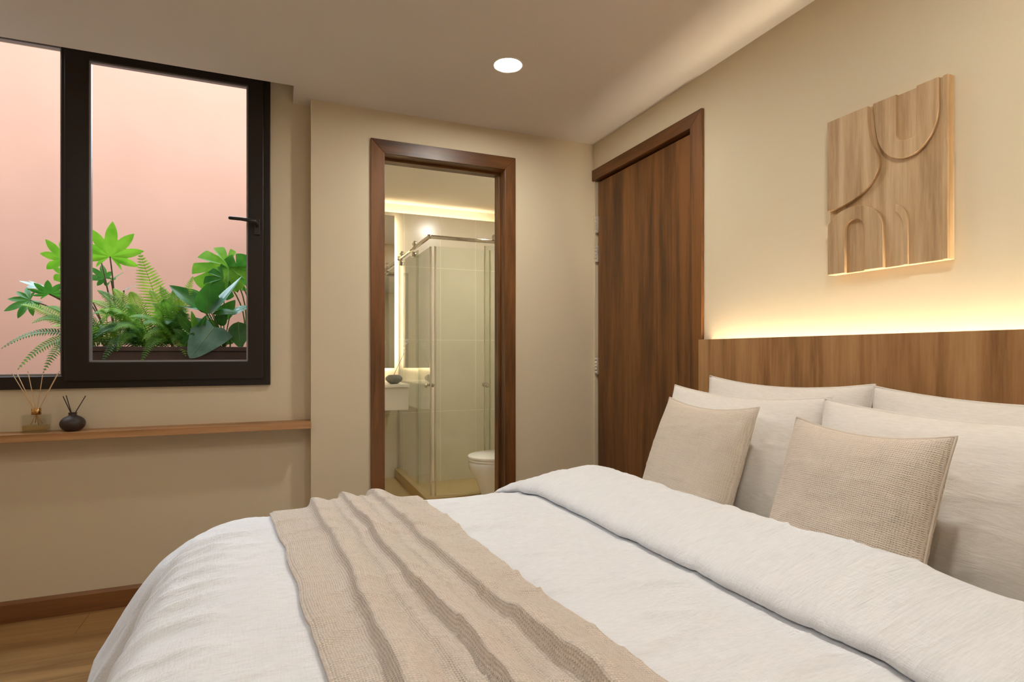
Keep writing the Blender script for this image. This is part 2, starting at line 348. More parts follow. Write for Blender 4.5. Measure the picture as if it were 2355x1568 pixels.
# ---- window
wn=empty('window_1',(-1.1,YWIN,.968),'dark bronze framed window with one wide fixed pane and one casement sash',kind=S)
fy0,fy1=YWIN-.018,YWIN+.05
ring('frame',(-2.2,-.0226,.968,2.48),(-2.14,-.058,1.022,2.435),'y',fy0,fy1,M['frame'],wn,bevel=.003)
box('mullion',(-.845,-.795,fy0+.002,fy1,1.022,2.435),M['frame'],wn,bevel=.003)
ring('glazing_bead',(-2.14,-.845,1.022,2.435),(-2.132,-.853,1.032,2.427),'y',YWIN+.004,YWIN+.03,M['gasket'],wn)
box('pane',(-2.136,-.849,YWIN+.015,YWIN+.021,1.026,2.431),M['pane'],wn,bevel=0)
sa=ring('sash',(-.828,-.052,1.0,2.462),(-.742,-.120,1.082,2.382),'y',YWIN-.036,YWIN-.006,M['frame'],wn,bevel=.004)
ring('sash_bead',(-.742,-.120,1.082,2.382),(-.735,-.127,1.089,2.375),'y',YWIN-.03,YWIN-.008,M['gasket'],sa)
box('pane',(-.738,-.124,YWIN-.018,YWIN-.012,1.086,2.378),M['pane'],sa,bevel=0)
hz=1.735
box('handle_plate',(-.094,-.068,YWIN-.045,YWIN-.036,hz-.055,hz+.02),M['black'],sa,bevel=.003)
tube('handle',[(-.081,YWIN-.044,hz-.012),(-.081,YWIN-.07,hz-.008),(-.088,YWIN-.082,hz),(-.11,YWIN-.085,hz+.002),(-.15,YWIN-.085,hz+.005),(-.196,YWIN-.085,hz+.006),(-.2,YWIN-.085,hz+.006)],[.009,.009,.009,.0085,.008,.008,.004],M['black'],sa)

# ---- light well outside
c=box('wall_outside_salmon',(-5.0,.2,6.5,6.65,-.05,3.98),M['plaster'],bevel=0); tag(c,'salmon pink plaster wall outside the window',kind=S)
c=box('wall_outside_side',(-5.1,-5.0,YWIN+.16,6.65,-.05,3.98),M['plaster'],bevel=0); tag(c,'salmon pink side wall of the light well',kind=S)
c=box('wall_outside_end',(.2,.28,YWIN+.16,6.65,-.05,2.65),M['plaster'],bevel=0); tag(c,'salmon pink end wall of the light well next to the bathroom',kind=S)
c=box('wall_outside_near',(-5.1,XL-.1,YWIN,YWIN+.16,-.05,2.65),M['plaster'],bevel=0); tag(c,'outer face of the bedroom wall in the light well',kind=S)
c=box('floor_outside',(-5.1,.2,YWIN+.16,6.65,-.1,-.05),M['conc'],bevel=0); tag(c,'grey concrete floor of the light well',kind=S)
c=box('ledge_outside',(-1.3,.2,YWIN+.16,3.62,.80,.93),M['plaster'],bevel=.005); tag(c,'salmon ledge outside the window carrying the planter',kind=S)

# ---- bathroom doorway
d1=empty('door_1',((DX0+DX1)/2,YB,0),'dark walnut frame of the open bathroom doorway',kind=S)
cf=YB-.013; oz=2.198
prism('casing_upright',[(.4405,0),(DX0,0),(DX0,DZ),(.4405,oz)],'y',cf,YB,M['walnut'],d1,bevel=.002)
prism('casing_upright',[(DX1,0),(1.2266,0),(1.2266,oz),(DX1,DZ)],'y',cf,YB,M['walnut'],d1,bevel=.002)
prism('casing_head',[(.4405,oz),(DX0,DZ),(DX1,DZ),(1.2266,oz)],'y',cf,YB,M['walnut_x'],d1,bevel=.002)
for x0,x1 in ((DX0-.02,DX0),(DX1,DX1+.02)): box('jamb',(x0,x1,YB,YB+.12,0,DZ),M['walnut'],d1,bevel=.001)
box('jamb_head',(DX0-.02,DX1+.02,YB,YB+.12,DZ,DZ+.02),M['walnut_x'],d1,bevel=.001)
for x0,x1 in ((DX0,DX0+.012),(DX1-.012,DX1)): box('door_stop',(x0,x1,YB+.06,YB+.12,0,DZ-.012),M['walnut'],d1,bevel=.001)
box('door_stop',(DX0,DX1,YB+.06,YB+.12,DZ-.012,DZ),M['walnut_x'],d1,bevel=.001)

# ---- closed walnut door in the headboard wall
d2=empty('door_2',(XH,(HY0+HY1)/2,0),'closed dark walnut flush door beside the headboard',kind=S)
cx=XH-.014
prism('casing_upright',[(1.984,0),(HY0,0),(HY0,HZ),(1.984,2.19)],'x',cx,XH,M['walnut'],d2,bevel=.002)
prism('casing_head',[(1.984,2.19),(HY0,HZ),(YB-.002,HZ),(YB-.002,2.19)],'x',cx,XH,M['walnut_y'],d2,bevel=.002)
box('jamb_head',(XH,XH+.1,HY0,HY1+.01,HZ,HZ+.02),M['walnut_y'],d2,bevel=0)
box('jamb',(XH,XH+.1,HY0-.02,HY0,0,HZ),M['walnut'],d2,bevel=0)
box('jamb',(XH+.03,XH+.1,HY1,HY1+.015,0,HZ),M['walnut'],d2,bevel=0)
box('door_stop',(XH+.052,XH+.09,HY0,HY1,HZ-.06,HZ),M['walnut_y'],d2,bevel=0)
for y0,y1 in ((HY0,HY0+.05),(HY1-.05,HY1)): box('door_stop',(XH+.052,XH+.09,y0,y1,0,HZ-.0605),M['walnut'],d2,bevel=0)
lf=box('leaf',(XH+.012,XH+.05,HY0+.004,HY1-.002,.006,HZ-.012),M['walnut'],d2,bevel=.002)
for z in (.45,1.045,1.70,1.87):
    if z==.45: continue
    h=box('hinge',(XH+.002,XH+.012,HY1-.012,HY1+.022,z-.048,z+.048),M['steel'],lf,bevel=.001); tag(h,'brushed steel hinge')
    for k in range(5): 
        tube('hinge_pin' ,[(XH-.001,HY1+.002,z-.048+k*.0195),(XH-.001,HY1+.002,z-.048+k*.0195+.018)],.0055,M['steel'],d2,n=8)
kb=lathe('door_knob',[(.0,-.052),(.016,-.052),(.025,-.042),(.027,-.03),(.02,-.018),(.011,-.012),(.011,-.004),(.026,-.004),(.027,0)],(XH+.012,HY0+.07,.935),M['chrome'],lf,n=28,axis='x'); tag(kb,'round chrome door knob')

# ------------------------------------------------------------------ headboard, LED, art
HX=1.668; HT=1.178
XHi=XH-.0015
hb=empty('headboard',(HX+.03,.9,0),'golden oak veneer headboard panel behind the pillows','headboard')
box('panel',(HX,HX+.022,-.25,1.948,0,HT),M['oak'],hb,bevel=.0015)
box('end_panel',(HX+.0221,XHi,1.930,1.948,0,HT),M['oak'],hb,bevel=.001)
box('led_channel',(HX+.0221,XHi,-.25,1.9299,HT-.15,HT-.118),M['white'],hb,bevel=0)
box('led_strip',(HX+.030,XH-.012,-.24,1.925,HT-.118,HT-.110),M['led'],hb,bevel=0)

ar=empty('wall_art',(XH,1.167,1.378),'square-cut pale wood relief panel carved with arches, above the headboard','wall art')
AY,AW,AZ,AH=1.349,.364,1.884,.506
def ap(s,t): return (AY-s*AW, AZ-t*AH)
prism('base_board',[ap(0,0),ap(1,0),ap(1,1),ap(0,1)],'x',XH-.026,XH-.004,M['ash'],ar,bevel=.001)
box('backing',(XH-.004,XH,.985+.03,1.349-.03,1.378+.03,1.884-.03),M['ash'],ar,bevel=0)
def arc(cx_,cy_,rx,ry,a0,a1,n=18): return [(cx_+rx*math.cos(math.radians(a0+(a1-a0)*i/n)),cy_+ry*math.sin(math.radians(a0+(a1-a0)*i/n))) for i in range(n+1)]
def relief(name,pts,h=.010):
    h*=1.4
    prism(name,[ap(*p) for p in pts],'x',XH-.026-h,XH-.0262,M['ash'],ar,bevel=.0018)
relief('carved_panel',[(0,0),(.383,0),(.384,.09),(.394,.165),(.418,.235),(.452,.285),(.475,.33)]+arc(.0,.365,.48,.218,0,90,22))
relief('carved_arch',[(0,1),(0,.672)]+arc(.24,.755,.272,.165,-150,0,20)+[(.514,1),(.345,1)]+[(.345,.74)]+arc(.256,.735,.089,.066,0,-180,16)+[(.167,1)],.009)
relief('carved_loop',[(.425,0),(.62,0),(.62,.235)]+arc(.70,.235,.08,.05,180,90,8)+arc(.73,.235,.05,.05,90,0,6)+[(.78,0),(.94,0),(.94,.17)]+arc(.70,.17,.24,.215,0,150,22)+[(.458,.21)],.009)
relief('carved_curl',arc(.52,.755,.185,.135,-62,0,14)+[(.705,1),(.665,1),(.665,.77)]+arc(.52,.77,.145,.11,-10,-55,10),.005)
relief('carved_edge',[(.965,0),(1,0),(1,1),(.965,1)],.006)

# ------------------------------------------------------------------ downlights
def downlight(x,y,z,label,mat,r=.056,room='ceiling'):
    e=empty('downlight',(x,y,z-.006),label,'downlight','recessed round downlights')
    lathe('trim_ring',[(r,.0),(r,-.003),(r+.004,-.005),(r+.012,-.004),(r+.014,0)],(x,y,z),M['white'],e,n=36)
    lathe('lens',[(r-.001,-.0028),(r-.001,-.0018)],(x,y,z),mat,e,n=36)
downlight(.912,2.245,ZCEIL,'glowing round downlight in the bedroom ceiling near the bathroom doorway',M['down'])
downlight(.912,.55,ZCEIL,'round downlight in the bedroom ceiling over the middle of the bed',M['down'])
downlight(-.85,1.0,ZCEIL,'round downlight in the bedroom ceiling over the floor beyond the bed foot',M['down'],.042)
downlight(-.75,-.35,ZCEIL,'round downlight in the bedroom ceiling by the rear wall',M['down'],.042)

# ------------------------------------------------------------------ shelf and what stands on it
SZ=.792
sh=prism('wall_shelf',[(YWIN,SZ),(YWIN-.118,SZ),(YWIN-.118,SZ-.031),(YWIN,SZ-.031)],'x',XL,XP,M['oak_x'],bevel=.0015); tag(sh,'long narrow oak shelf running under the window','shelf')
bx,by=-.915,2.938
db=empty('reed_diffuser',(bx,by,SZ),'clear glass reed diffuser bottle with brass collar and pale reeds','reed diffuser')
hw,hd,bh=.044,.028,.068
ring('bottle_wall',(bx-hw,bx+hw,by-hd,by+hd),(bx-hw+.004,bx+hw-.004,by-hd+.004,by+hd-.004),'z',SZ+.0005,SZ+bh,M['bottle'],db,bevel=.001)
box('bottle_base',(bx-hw+.0041,bx+hw-.0041,by-hd+.0041,by+hd-.0041,SZ+.0005,SZ+.009),M['bottle'],db,bevel=.001)
box('bottle_shoulder',(bx-hw,bx+hw,by-hd,by+hd,SZ+bh+.0002,SZ+bh+.006),M['bottle'],db,bevel=.002)
box('oil',(bx-hw+.0045,bx+hw-.0045,by-hd+.0045,by+hd-.0045,SZ+.0095,SZ+.030),M['oil'],db,bevel=0)
lathe('collar',[(.0165,0),(.0165,.026),(.013,.027),(.012,.02)],(bx,by,SZ+bh+.0062),M['brass'],db,n=32)
for tip in ((27,857),(38,856),(64,853),(98,862),(137,853),(133,858)):
    p=at(tip[0],tip[1],by-.01+random.uniform(-.02,.02)); nk=Vector((bx+(p.x-bx)*.12,by,SZ+bh+.03)); d=(nk-p)
    tube('reed',[p,nk,nk+d*.42],.0016,M['reed'],db,n=6)
vx,vy=-.792,2.94
vs=empty('reed_vase',(vx,vy,SZ),'squat dark brown ceramic vase holding three dark reeds','vase')
lathe('vase_body',soften([(0.0185,0.0000),(0.0302,0.0026),(0.0420,0.0158),(0.0462,0.0299),(0.0428,0.0440),(0.0319,0.0563),(0.0185,0.0625),(0.0143,0.0660),(0.0139,0.0722),(0.0164,0.0757),(0.0151,0.0774),(0.0109,0.0757),(0.0101,0.0669),(0.0025,0.0651)]),(vx,vy,SZ+.0005),M['clay'],vs,n=44)
for tip in ((145,911),(152,909),(197,910)):
    p=at(tip[0],tip[1],vy); nk=Vector((vx+(p.x-vx)*.2,vy,SZ+.076)); d=(nk-p)
    tube('reed',[p,nk,nk+d*.35],.0022,M['darkreed'],vs,n=6)

# ------------------------------------------------------------------ bed
bd=empty('bed',(.7,1.13,0),'double bed with white mattress under the duvet','bed')
box('base',(-.2,1.66,.36,1.90,.0,.30),M['oak'],bd,bevel=.01)
box('mattress',(-.24,1.665,.33,1.93,.301,.562),M['sheet'],bd,bevel=.06,seg=5,smooth=True)
ZT=.635; X0,Y1,Y0=-.02,1.755,.45
dp=np.array([0,.1,.2,.28,.344,.40,.456,.54,.62,.72]); hp=np.array([0,.1,.198,.258,.294,.321,.347,.386,.424,.470]); zp=np.array([0,-.006,-.032,-.080,-.132,-.181,-.230,-.303,-.372,-.459])
dd=np.linspace(0,.72,400); hh=np.interp(dd,dp,hp); zz=np.interp(dd,dp,zp)
ker=np.hanning(41); ker/=ker.sum()
def sm(a): return np.convolve(np.pad(a,20,mode='reflect',reflect_type='odd'),ker,'valid')
hh,zz=sm(hh),sm(zz); hh-=hh[0]; zz-=zz[0]
def drape(p,q):
    """bed-cover point for flat cloth coordinates"""
    sx=np.maximum(0,X0-p); sf=np.maximum(0,q-Y1); sn=np.maximum(0,Y0-q); sy=np.maximum(sf,sn)
    d=np.maximum(sx,sy); e=1e-9
    phi=np.where(sx>=sy,(PI/4)*sy/(sx+e),PI/2-(PI/4)*sx/(sy+e)); phi=np.where(d<1e-6,0,phi)
    d=d*(1-.13*np.exp(-((phi-.28)/.22)**2)*sstep(.3,.6,d)*(phi>0)); H=np.interp(d,dd,hh); Zz=np.interp(d,dd,zz)
    # corner pleats and hem flare
    pl_=.030*np.exp(-((phi-.22)/.14)**2)*(phi>0)-.055*np.exp(-((phi-.58)/.07)**2)+.025*np.exp(-((phi-.86)/.12)**2)-.04*np.exp(-((phi-1.22)/.08)**2)
    ft=(sx>0)*(sf<=0)
    pl_=pl_+ft*(-.050*(1-sstep(1.70,1.755,q))+.030*np.exp(-(.22/.14)**2)*sstep(1.70,1.755,q)-.02*np.exp(-((q-1.70)/.016)**2)+.014*np.exp(-((q-1.655)/.02)**2)-.016*np.exp(-((q-1.60)/.02)**2)+.012*np.exp(-((q-1.5)/.03)**2)-.014*np.exp(-((q-1.42)/.03)**2))
    H=H+pl_*sstep(.16,.5,d)
    x=np.where(sx>0,X0,p); y=np.where(sf>0,Y1,np.where(sn>0,Y0,q))
    x=x-H*np.cos(phi)*(sx>0); y=y+H*np.where(sx>0,np.sin(phi),1)*np.where(sf>0,1,np.where(sn>0,-1,0))
    # soft body: slow camber and creases lengthwise
    z=ZT+Zz
    top=1-sstep(.0,.5,d)
    z=z+top*(.006*vnoise(p*2.3+3,q*2.3+7,1)+.004*vnoise(p*5+1,q*7+2,2))
    cr=vnoise(p*3.2+q*1.2+5,q*11-p*2.0+9,3); cr2=vnoise(p*6+q*3,q*22-p*5,5)
    z=z+.0065*(1-np.abs(cr))**4*(.55+.45*top)+.0025*(1-np.abs(cr2))**4
    win=sstep(.0,.14,d)*(1-.5*sstep(.45,.7,d))*1.5
    for q0,sl,am in ((1.70,.10,.010),(1.63,.22,.009),(1.55,.16,.010),(1.47,.25,.008),(1.38,.2,.009),(1.30,.12,.007),(1.2,.2,.008),(1.08,.15,.007)):
        z=z+am*np.exp(-(np.abs(q-q0+sl*(p+.2))/.014)**1.5)*win*(sx>0)
    for q0,p0,sl,am,ln in ((1.25,.62,.35,.007,.16),(1.02,.66,.3,.006,.14),(.86,.70,.4,.007,.13),(1.48,.60,.3,.006,.12),(.72,.63,.2,.006,.12),(1.12,.50,.3,.005,.12)):
        z=z+am*np.exp(-(np.abs(q-q0+sl*(p-p0))/.012)**1.5)*np.exp(-((p-p0)/ln)**2)
    w=sstep(.25,.5,d)
    wav=.012*vnoise(np.where(sx>=sy,q,p)*7+3,d*1.5,6)*w
    x=x-wav*np.cos(phi)*(sx>0); y=y+wav*np.where(sx>0,np.sin(phi),1)*(sf>0)
    return np.stack([x,y,z],-1)
def dnorm(p,q):
    e=.05; a=drape(p+e,q)-drape(p-e,q); b=drape(p,q+e)-drape(p,q-e)
    n=np.cross(a,b); return n/np.maximum(np.linalg.norm(n,axis=-1,keepdims=True),1e-9)
dv=empty('duvet',(.4,1.13,.6),'white linen duvet folded back below the pillows, hanging over the bed foot','duvet')
pa=np.linspace(1.16,X0-.66,300); qa=np.linspace(Y0-.45,Y1+.60,320)
Pg,Qg=np.meshgrid(pa,qa,indexing='ij')
grid('duvet_cover',drape(Pg,Qg)[::-1],M['duvet'],dv,np.stack([Pg,Qg],-1)[::-1],solid=.03)
# fold-back
def lip(q): return np.interp(q,[.4,.567,1.05,1.282,1.58,1.75,1.918,2.2],[.862,.856,.842,.832,.818,.79,.755,.70])+.006*vnoise(q*6,q*0+1,8)
prof=[(.05,.000),(.02,.001),(.004,.006),(-.002,.016),(.002,.028),(.014,.039),(.035,.048),(.07,.058),(.11,.068),(.15,.076),(.19,.082),(.22,.085),(.25,.084),(.275,.079),(.295,.07),(.31,.055),(.318,.035),(.318,.015),(.31,-.005),(.28,-.02)]
pt=np.linspace(0,1,len(prof)); ti=np.linspace(0,1,90)
px=np.interp(ti,pt,[a for a,_ in prof]); ph=np.interp(ti,pt,[b for _,b in prof])
k7=np.hanning(9); k7/=k7.sum()
px=np.convolve(np.pad(px,4,mode='edge'),k7,'valid'); ph=np.convolve(np.pad(ph,4,mode='edge'),k7,'valid')
qf=np.linspace(Y0-.42,Y1+.56,300)
A,Q=np.meshgrid(np.arange(90),qf,indexing='ij')
pp=lip(Q)+px[A]; lump=1+.10*vnoise(Q*4,pp*3,11)+.06*vnoise(Q*9+pp*3,pp*8,12); taper=1-.55*sstep(1.72,2.0,Q)
hgt=ph[A]*lump*taper
Pf=drape(pp,Q)+dnorm(pp,Q)*hgt[...,None]
grid('folded_edge',Pf,M['duvet'],dv,np.stack([np.cumsum(np.ones_like(pp)*.005,0),Q],-1))
# knitted throw
th_q=np.linspace(Y0-.38,Y1+.44,420); th_a=np.linspace(0,1,230)
A,Q=np.meshgrid(th_a,th_q,indexing='ij')
Lq=lambda q: np.interp(q,[.3,.873,1.3,1.85,2.2],[.10,.068,.035,-.012,-.03]); Rq=lambda q: np.interp(q,[.3,.68,1.2,1.863,2.2],[.57,.525,.48,.435,.42])
pos=[(lambda q:np.interp(q,[.6,1.85],[.22,.30]),.030,.055),(lambda q:np.interp(q,[.6,1.85],[.52,.50]),.036,.05),(lambda q:np.interp(q,[.6,1.85],[.78,.70]),.034,.055),(lambda q:np.interp(q,[.6,1.85],[.395,.41]),.014,.04),(lambda q:np.interp(q,[.6,1.85],[.64,.605]),.012,.035)]
h=np.full_like(A,.014); shift=np.zeros_like(A)
for f_,amp,wd in pos:
    cc=f_(Q)+.018*vnoise(Q*3.1,Q*0+amp*300,21); t=(A-cc)
    wl,wr=wd*.75,wd*1.7
    g=np.where(t<0,np.exp(-(t/wl)**2),np.exp(-(t/wr)**2))*(amp*(1+.25*vnoise(Q*4,Q*0+wd*90,22)))
    h+=g; shift-=g*.35*np.exp(-(t/(wd))**2)
h+=.003*vnoise(A*6,Q*4,23)
h*=sstep(-.02,.03,A)*.9+.1; h=np.maximum(h,.010)
Pt=Lq(Q)+(Rq(Q)-Lq(Q))*A+shift*1.0+.004*vnoise(Q*8,A*0+3,24)
Pth=drape(Pt,Q)+dnorm(Pt,Q)*h[...,None]
o=grid('throw_blanket',Pth,M['throw'],None,np.stack([A*.75,Q],-1),solid=.008); tag(o,'beige knitted throw laid in folds across the duvet','throw')

# pillows
def pillow(name,c,wd,hg,th,lean,mat,label,cat,group,yaw=0,roll=0,pinch=.05,seed=0,crisp=2.6,seam=True):
    n=70; u=np.linspace(-1,1,n); U,V=np.meshgrid(u,u,indexing='ij')
    prof_=np.clip((1-np.abs(U)**crisp),0,1)**.55*np.clip((1-np.abs(V)**crisp),0,1)**.55
    X_=U*(1-pinch*(1-V**2)*np.abs(U)**2)*wd/2; Y_=V*(1-pinch*1.3*(1-U**2)*np.abs(V)**2)*hg/2
    Y_=Y_-.012*(1-U**2)*(V>0)*V
    def side(sg,sd):
        cr=vnoise(U*2.2+sd+V*.6,V*4.5-U*.8+sd,31+sd); dz=prof_*th/2*(1+.05*vnoise(U*1.5+sd,V*1.5,30+sd))+.007*(1-np.abs(cr))**4*prof_*(.3+.7*np.abs(V*U)**.3)
        Z_=sg*dz
        sag=-.018*(1-V)/2*prof_*sg*-1
        return np.stack([X_,Y_,Z_+sag*.5],-1)
    R_=Matrix.Rotation(yaw,3,'Z')
    ew=R_@Vector((0,-1,0)); eh=R_@Vector((math.sin(lean),0,math.cos(lean))); en=ew.cross(eh)
    ew2=ew*math.cos(roll)+eh*math.sin(roll); eh2=eh*math.cos(roll)-ew*math.sin(roll)
    B=np.array([ew2,eh2,en]); 
    F_=side(1,seed)@B+np.array(c); Bk=side(-1,seed+5)@B+np.array(c)
    verts=np.concatenate([F_.reshape(-1,3),Bk.reshape(-1,3)]); faces=[]; m=n*n
    for i in range(n-1):
        for j in range(n-1):
            a=i*n+j; faces.append((a,a+n,a+n+1,a+1)); faces.append((m+a,m+a+1,m+a+n+1,m+a+n))
    me=bpy.data.meshes.new(name); me.from_pydata(verts.tolist(),[],faces)
    UVc=np.concatenate([np.stack([X_,Y_],-1).reshape(-1,2),np.stack([X_+2,Y_],-1).reshape(-1,2)])+seed*.37
    l=me.uv_layers.new(name='UVMap'); idx=np.empty(len(me.loops),int); me.loops.foreach_get('vertex_index',idx); l.data.foreach_set('uv',UVc[idx].ravel().astype(np.float32))
    bm=bmesh.new(); bm.from_mesh(me); bmesh.ops.remove_doubles(bm,verts=bm.verts,dist=1e-5); bmesh.ops.recalc_face_normals(bm,faces=bm.faces); bm.to_mesh(me); bm.free()
    root=empty(name,tuple(np.array(c)-np.array([0,0,hg/2])),label,cat,group)
    link('cover',me,mat,root,True)
    if seam:
        e=[]
        for k in range(n): e.append(F_[k,0])
        for k in range(1,n): e.append(F_[n-1,k])
        for k in range(n-2,-1,-1): e.append(F_[k,n-1])
        for k in range(n-2,-1,-1): e.append(F_[0,k])
        tube('seam',[tuple(x) for x in e],.0028,mat,root,n=6)
    return root
gp='white pillows against the headboard'
pillow('bed_pillow',(1.57,1.463,.797),.68,.47,.15,.14,M['pillow'],'ivory pillow against the headboard nearest the walnut door','pillow',gp,seed=1)
pillow('bed_pillow',(1.57,.785,.792),.69,.47,.15,.14,M['pillow'],'ivory pillow against the headboard farthest from the walnut door','pillow',gp,seed=2)
pillow('bed_pillow',(1.40,1.497,.778),.69,.45,.155,.28,M['pillow'],'ivory pillow directly behind the oatmeal cushion nearest the walnut door','pillow',gp,seed=3)
pillow('bed_pillow',(1.38,.815,.765),.69,.47,.16,.28,M['pillow'],'ivory pillow directly behind the oatmeal cushion farthest from the walnut door','pillow',gp,seed=4)
gc='beige woven scatter cushions'
pillow('scatter_cushion',(1.232,1.468,.770),.41,.41,.13,.36,M['cushion'],'oatmeal woven cushion nearest the walnut door','cushion',gc,pinch=.05,seed=6)
pillow('scatter_cushion',(1.175,.893,.762),.375,.41,.14,.34,M['cushion'],'oatmeal woven cushion in the middle of the bed, farther from the walnut door','cushion',gc,pinch=.05,seed=7)

# ------------------------------------------------------------------ bathroom
BY,BXR,BXL,BZC=5.2,2.0,.36,2.50
c=box('floor_bathroom',(.28,BXR,YB+.12,4.05,-.08,-.004),M['ftile'],bevel=0); tag(c,'beige tiled bathroom floor',kind=S)
c=box('floor_bathroom_vanity',(.28,1.0,4.05,BY,-.08,-.004),M['ftile'],bevel=0); tag(c,'beige tiled floor below the bathroom vanity',kind=S)
c=box('floor_shower',(1.0,BXR,4.05,BY,-.14,-.075),M['ftile'],bevel=0); tag(c,'beige sunken shower floor',kind=S)
c=box('wall_bathroom_right',(BXR,BXR+.1,YB+.12,BY+.1,-.1,2.6),M['tile'],bevel=0); tag(c,'cream bathroom wall behind the toilet',kind=S)
c=box('wall_bathroom_left',(.28,BXL,YB+.12,BY+.1,-.1,2.6),M['tile'],bevel=0); tag(c,'cream bathroom wall next to the vanity',kind=S)
c=box('ceiling_bathroom',(.28,BXR+.1,YB+.12,BY+.2,BZC,BZC+.08),M['ceil'],bevel=0); tag(c,'off-white bathroom ceiling',kind=S)
wb=box('wall_bathroom_back',(BXL,BXR,BY-.0028,BY+.03,-.1,2.398),M['grout'],bevel=0); tag(wb,'cream tiled wall behind the shower and mirror',kind=S)
c=box('wall_bathroom_cove',(BXL,BXR,BY+.09,BY+.14,-.1,BZC),M['white'],bevel=0); tag(c,'white wall behind the bathroom cove',kind=S)
cl=box('cove_led',(BXL+.05,BXR-.05,BY+.045,BY+.075,2.33,2.345),M['cove'],bevel=0); tag(cl,'warm light strip hidden above the tiled shower wall','light strip')
cp=box('cove_ledge',(BXL,BXR,BY+.0301,BY+.09,2.29,2.329),M['white'],bevel=0); tag(cp,'white ledge carrying the light strip above the shower tiles','ledge')
xs=[BXL+.03]; 
while xs[-1]<BXR: xs.append(xs[-1]+.3465)
zs=[-.1,.577,1.245,1.915,2.398]
for i in range(len(xs)-1):
    for j in range(4):
        x1=min(xs[i+1],BXR)-.0025; x0=xs[i]+.0025
        if x1>x0: box('tile',(x0,x1,BY-.004,BY-.0027,zs[j]+.0025,zs[j+1]-.0025),M['tile'],wb,bevel=.0006,seg=1)
# vanity, mirror
va=empty('vanity',(.68,4.87,.663),'white wall-hung vanity block under the mirror','vanity')
box('body',(BXL,.99,4.57,BY-.004,.663,.845),M['white'],va,bevel=.003)
box('countertop',(BXL,.995,4.55,BY-.004,.8455,.872),M['white'],va,bevel=.004)
mi=empty('mirror',(.68,BY-.02,.99),'backlit frameless mirror over the bathroom vanity','mirror')
box('glass',(BXL+.05,.992,BY-.04,BY-.034,.985,2.36),M['mirror'],mi,bevel=.001)
box('backing',(BXL+.09,.955,BY-.0339,BY-.0041,1.02,2.33),M['white'],mi,bevel=0)
box('led_strip',(.9555,.965,BY-.03,BY-.012,1.02,2.33),M['bled'],mi,bevel=0)
box('led_strip',(BXL+.09,.955,BY-.03,BY-.012,1.005,1.0195),M['bled'],mi,bevel=0)
ib=empty('incense_bowl',(.895,4.66,.872),'round grey stone incense bowl with a burning stick on the vanity','incense bowl')
icx,icy=.885,4.63
lathe('bowl',soften([(.028,0),(.034,.004),(.060,.022),(.069,.040),(.064,.056),(.045,.070),(.034,.073),(.031,.069),(.028,.060),(.004,.058)]),(icx,icy,.8725),M['stone'],ib,n=44)
lathe('ash',[(.030,.062),(.022,.068),(.005,.070)],(icx,icy,.8725),M['soil'],ib,n=24)
tip=at(929,812,4.63)
tube('incense_stick',[(icx-.005,icy,.935),tip],.0016,M['darkreed'],ib,n=6)
# smoke: thin curling wisp as a small scattering volume
sm_=bpy.data.materials.new('smoke'); sm_.use_nodes=True; nt=sm_.node_tree; nt.nodes.clear()
out=N(nt,'ShaderNodeOutputMaterial'); vs_=N(nt,'ShaderNodeVolumeScatter'); vs_.inputs['Color'].default_value=(.95,.97,1,1)
tc=N(nt,'ShaderNodeTexCoord'); nn=N(nt,'ShaderNodeTexNoise'); nn.inputs['Scale'].default_value=45; nt.links.new(tc.outputs['Object'],nn.inputs[0])
mr=N(nt,'ShaderNodeMapRange'); mr.inputs['From Min'].default_value=.42; mr.inputs['From Max'].default_value=.7; mr.inputs['To Max'].default_value=70; nt.links.new(nn.outputs[0],mr.inputs[0])
nt.links.new(mr.outputs[0],vs_.inputs['Density']); nt.links.new(vs_.outputs[0],out.inputs['Volume'])
sp=[]
for k in range(34):
    t=k/33; sp.append(tip+Vector((-.012*t+.022*math.sin(t*9)*t**.6+.02*t,.006*math.sin(t*14),.11*t)))
o=tube('smoke_wisp',sp,[.0025+.013*(i/33) for i in range(34)],sm_,None,n=10); tag(o,'thin white smoke wisp curling up from the incense stick','smoke',kind='stuff')
# shower
cb=prism('shower_curb',[(1.0,5.196),(1.0,4.02),(BXR-.002,4.02),(BXR-.002,4.09),(1.07,4.09),(1.07,5.196)],'z',-.075,.075,M['ftile'],bevel=.004); tag(cb,'low beige tiled curb around the shower','curb')
sc=empty('shower_enclosure',(1.4,4.5,.075),'clear glass corner shower enclosure with chrome rail','shower enclosure')
gz0,gz1=.078,1.93; gx=1.035; gy=4.055
def pane(name,b): 
    o=box(name,b,M['shower'],sc,bevel=0); return o
pane('glass_panel',(gx-.004,gx+.004,4.42,5.17,gz0,gz1))
p2=pane('glass_door',(gx+.010,gx+.018,4.09,4.55,gz0,gz1-.03))
p3=pane('glass_door',(gx+.05,1.50,gy+.010,gy+.018,gz0,gz1-.03))
pane('glass_panel',(1.46,1.985,gy-.004,gy+.004,gz0,gz1))
for b in ((gx+.008,gx+.020,4.078,4.09,gz0,gz1-.03),(gx-.006,gx+.006,5.17,5.195,gz0,gz1),(gx+.038,gx+.05,gy+.008,gy+.020,gz0,gz1-.03),(1.498,1.510,gy+.008,gy+.020,gz0,gz1-.03),(1.452,1.462,gy-.006,gy+.006,gz0,gz1)):
    box('edge_profile',b,M['steel'],sc,bevel=.001)
rz=1.968
tube('rail',[(gx,5.16,rz),(gx,4.075,rz)],.014,M['chrome'],sc,n=14)
tube('rail',[(gx-.005,4.07,rz),(1.985,4.07,rz)],.014,M['chrome'],sc,n=14)
lathe('rail_flange',[(.032,0),(.032,-.012),(.018,-.02),(.018,-.03)],(gx,5.194,rz),M['chrome'],sc,axis='y',n=24)
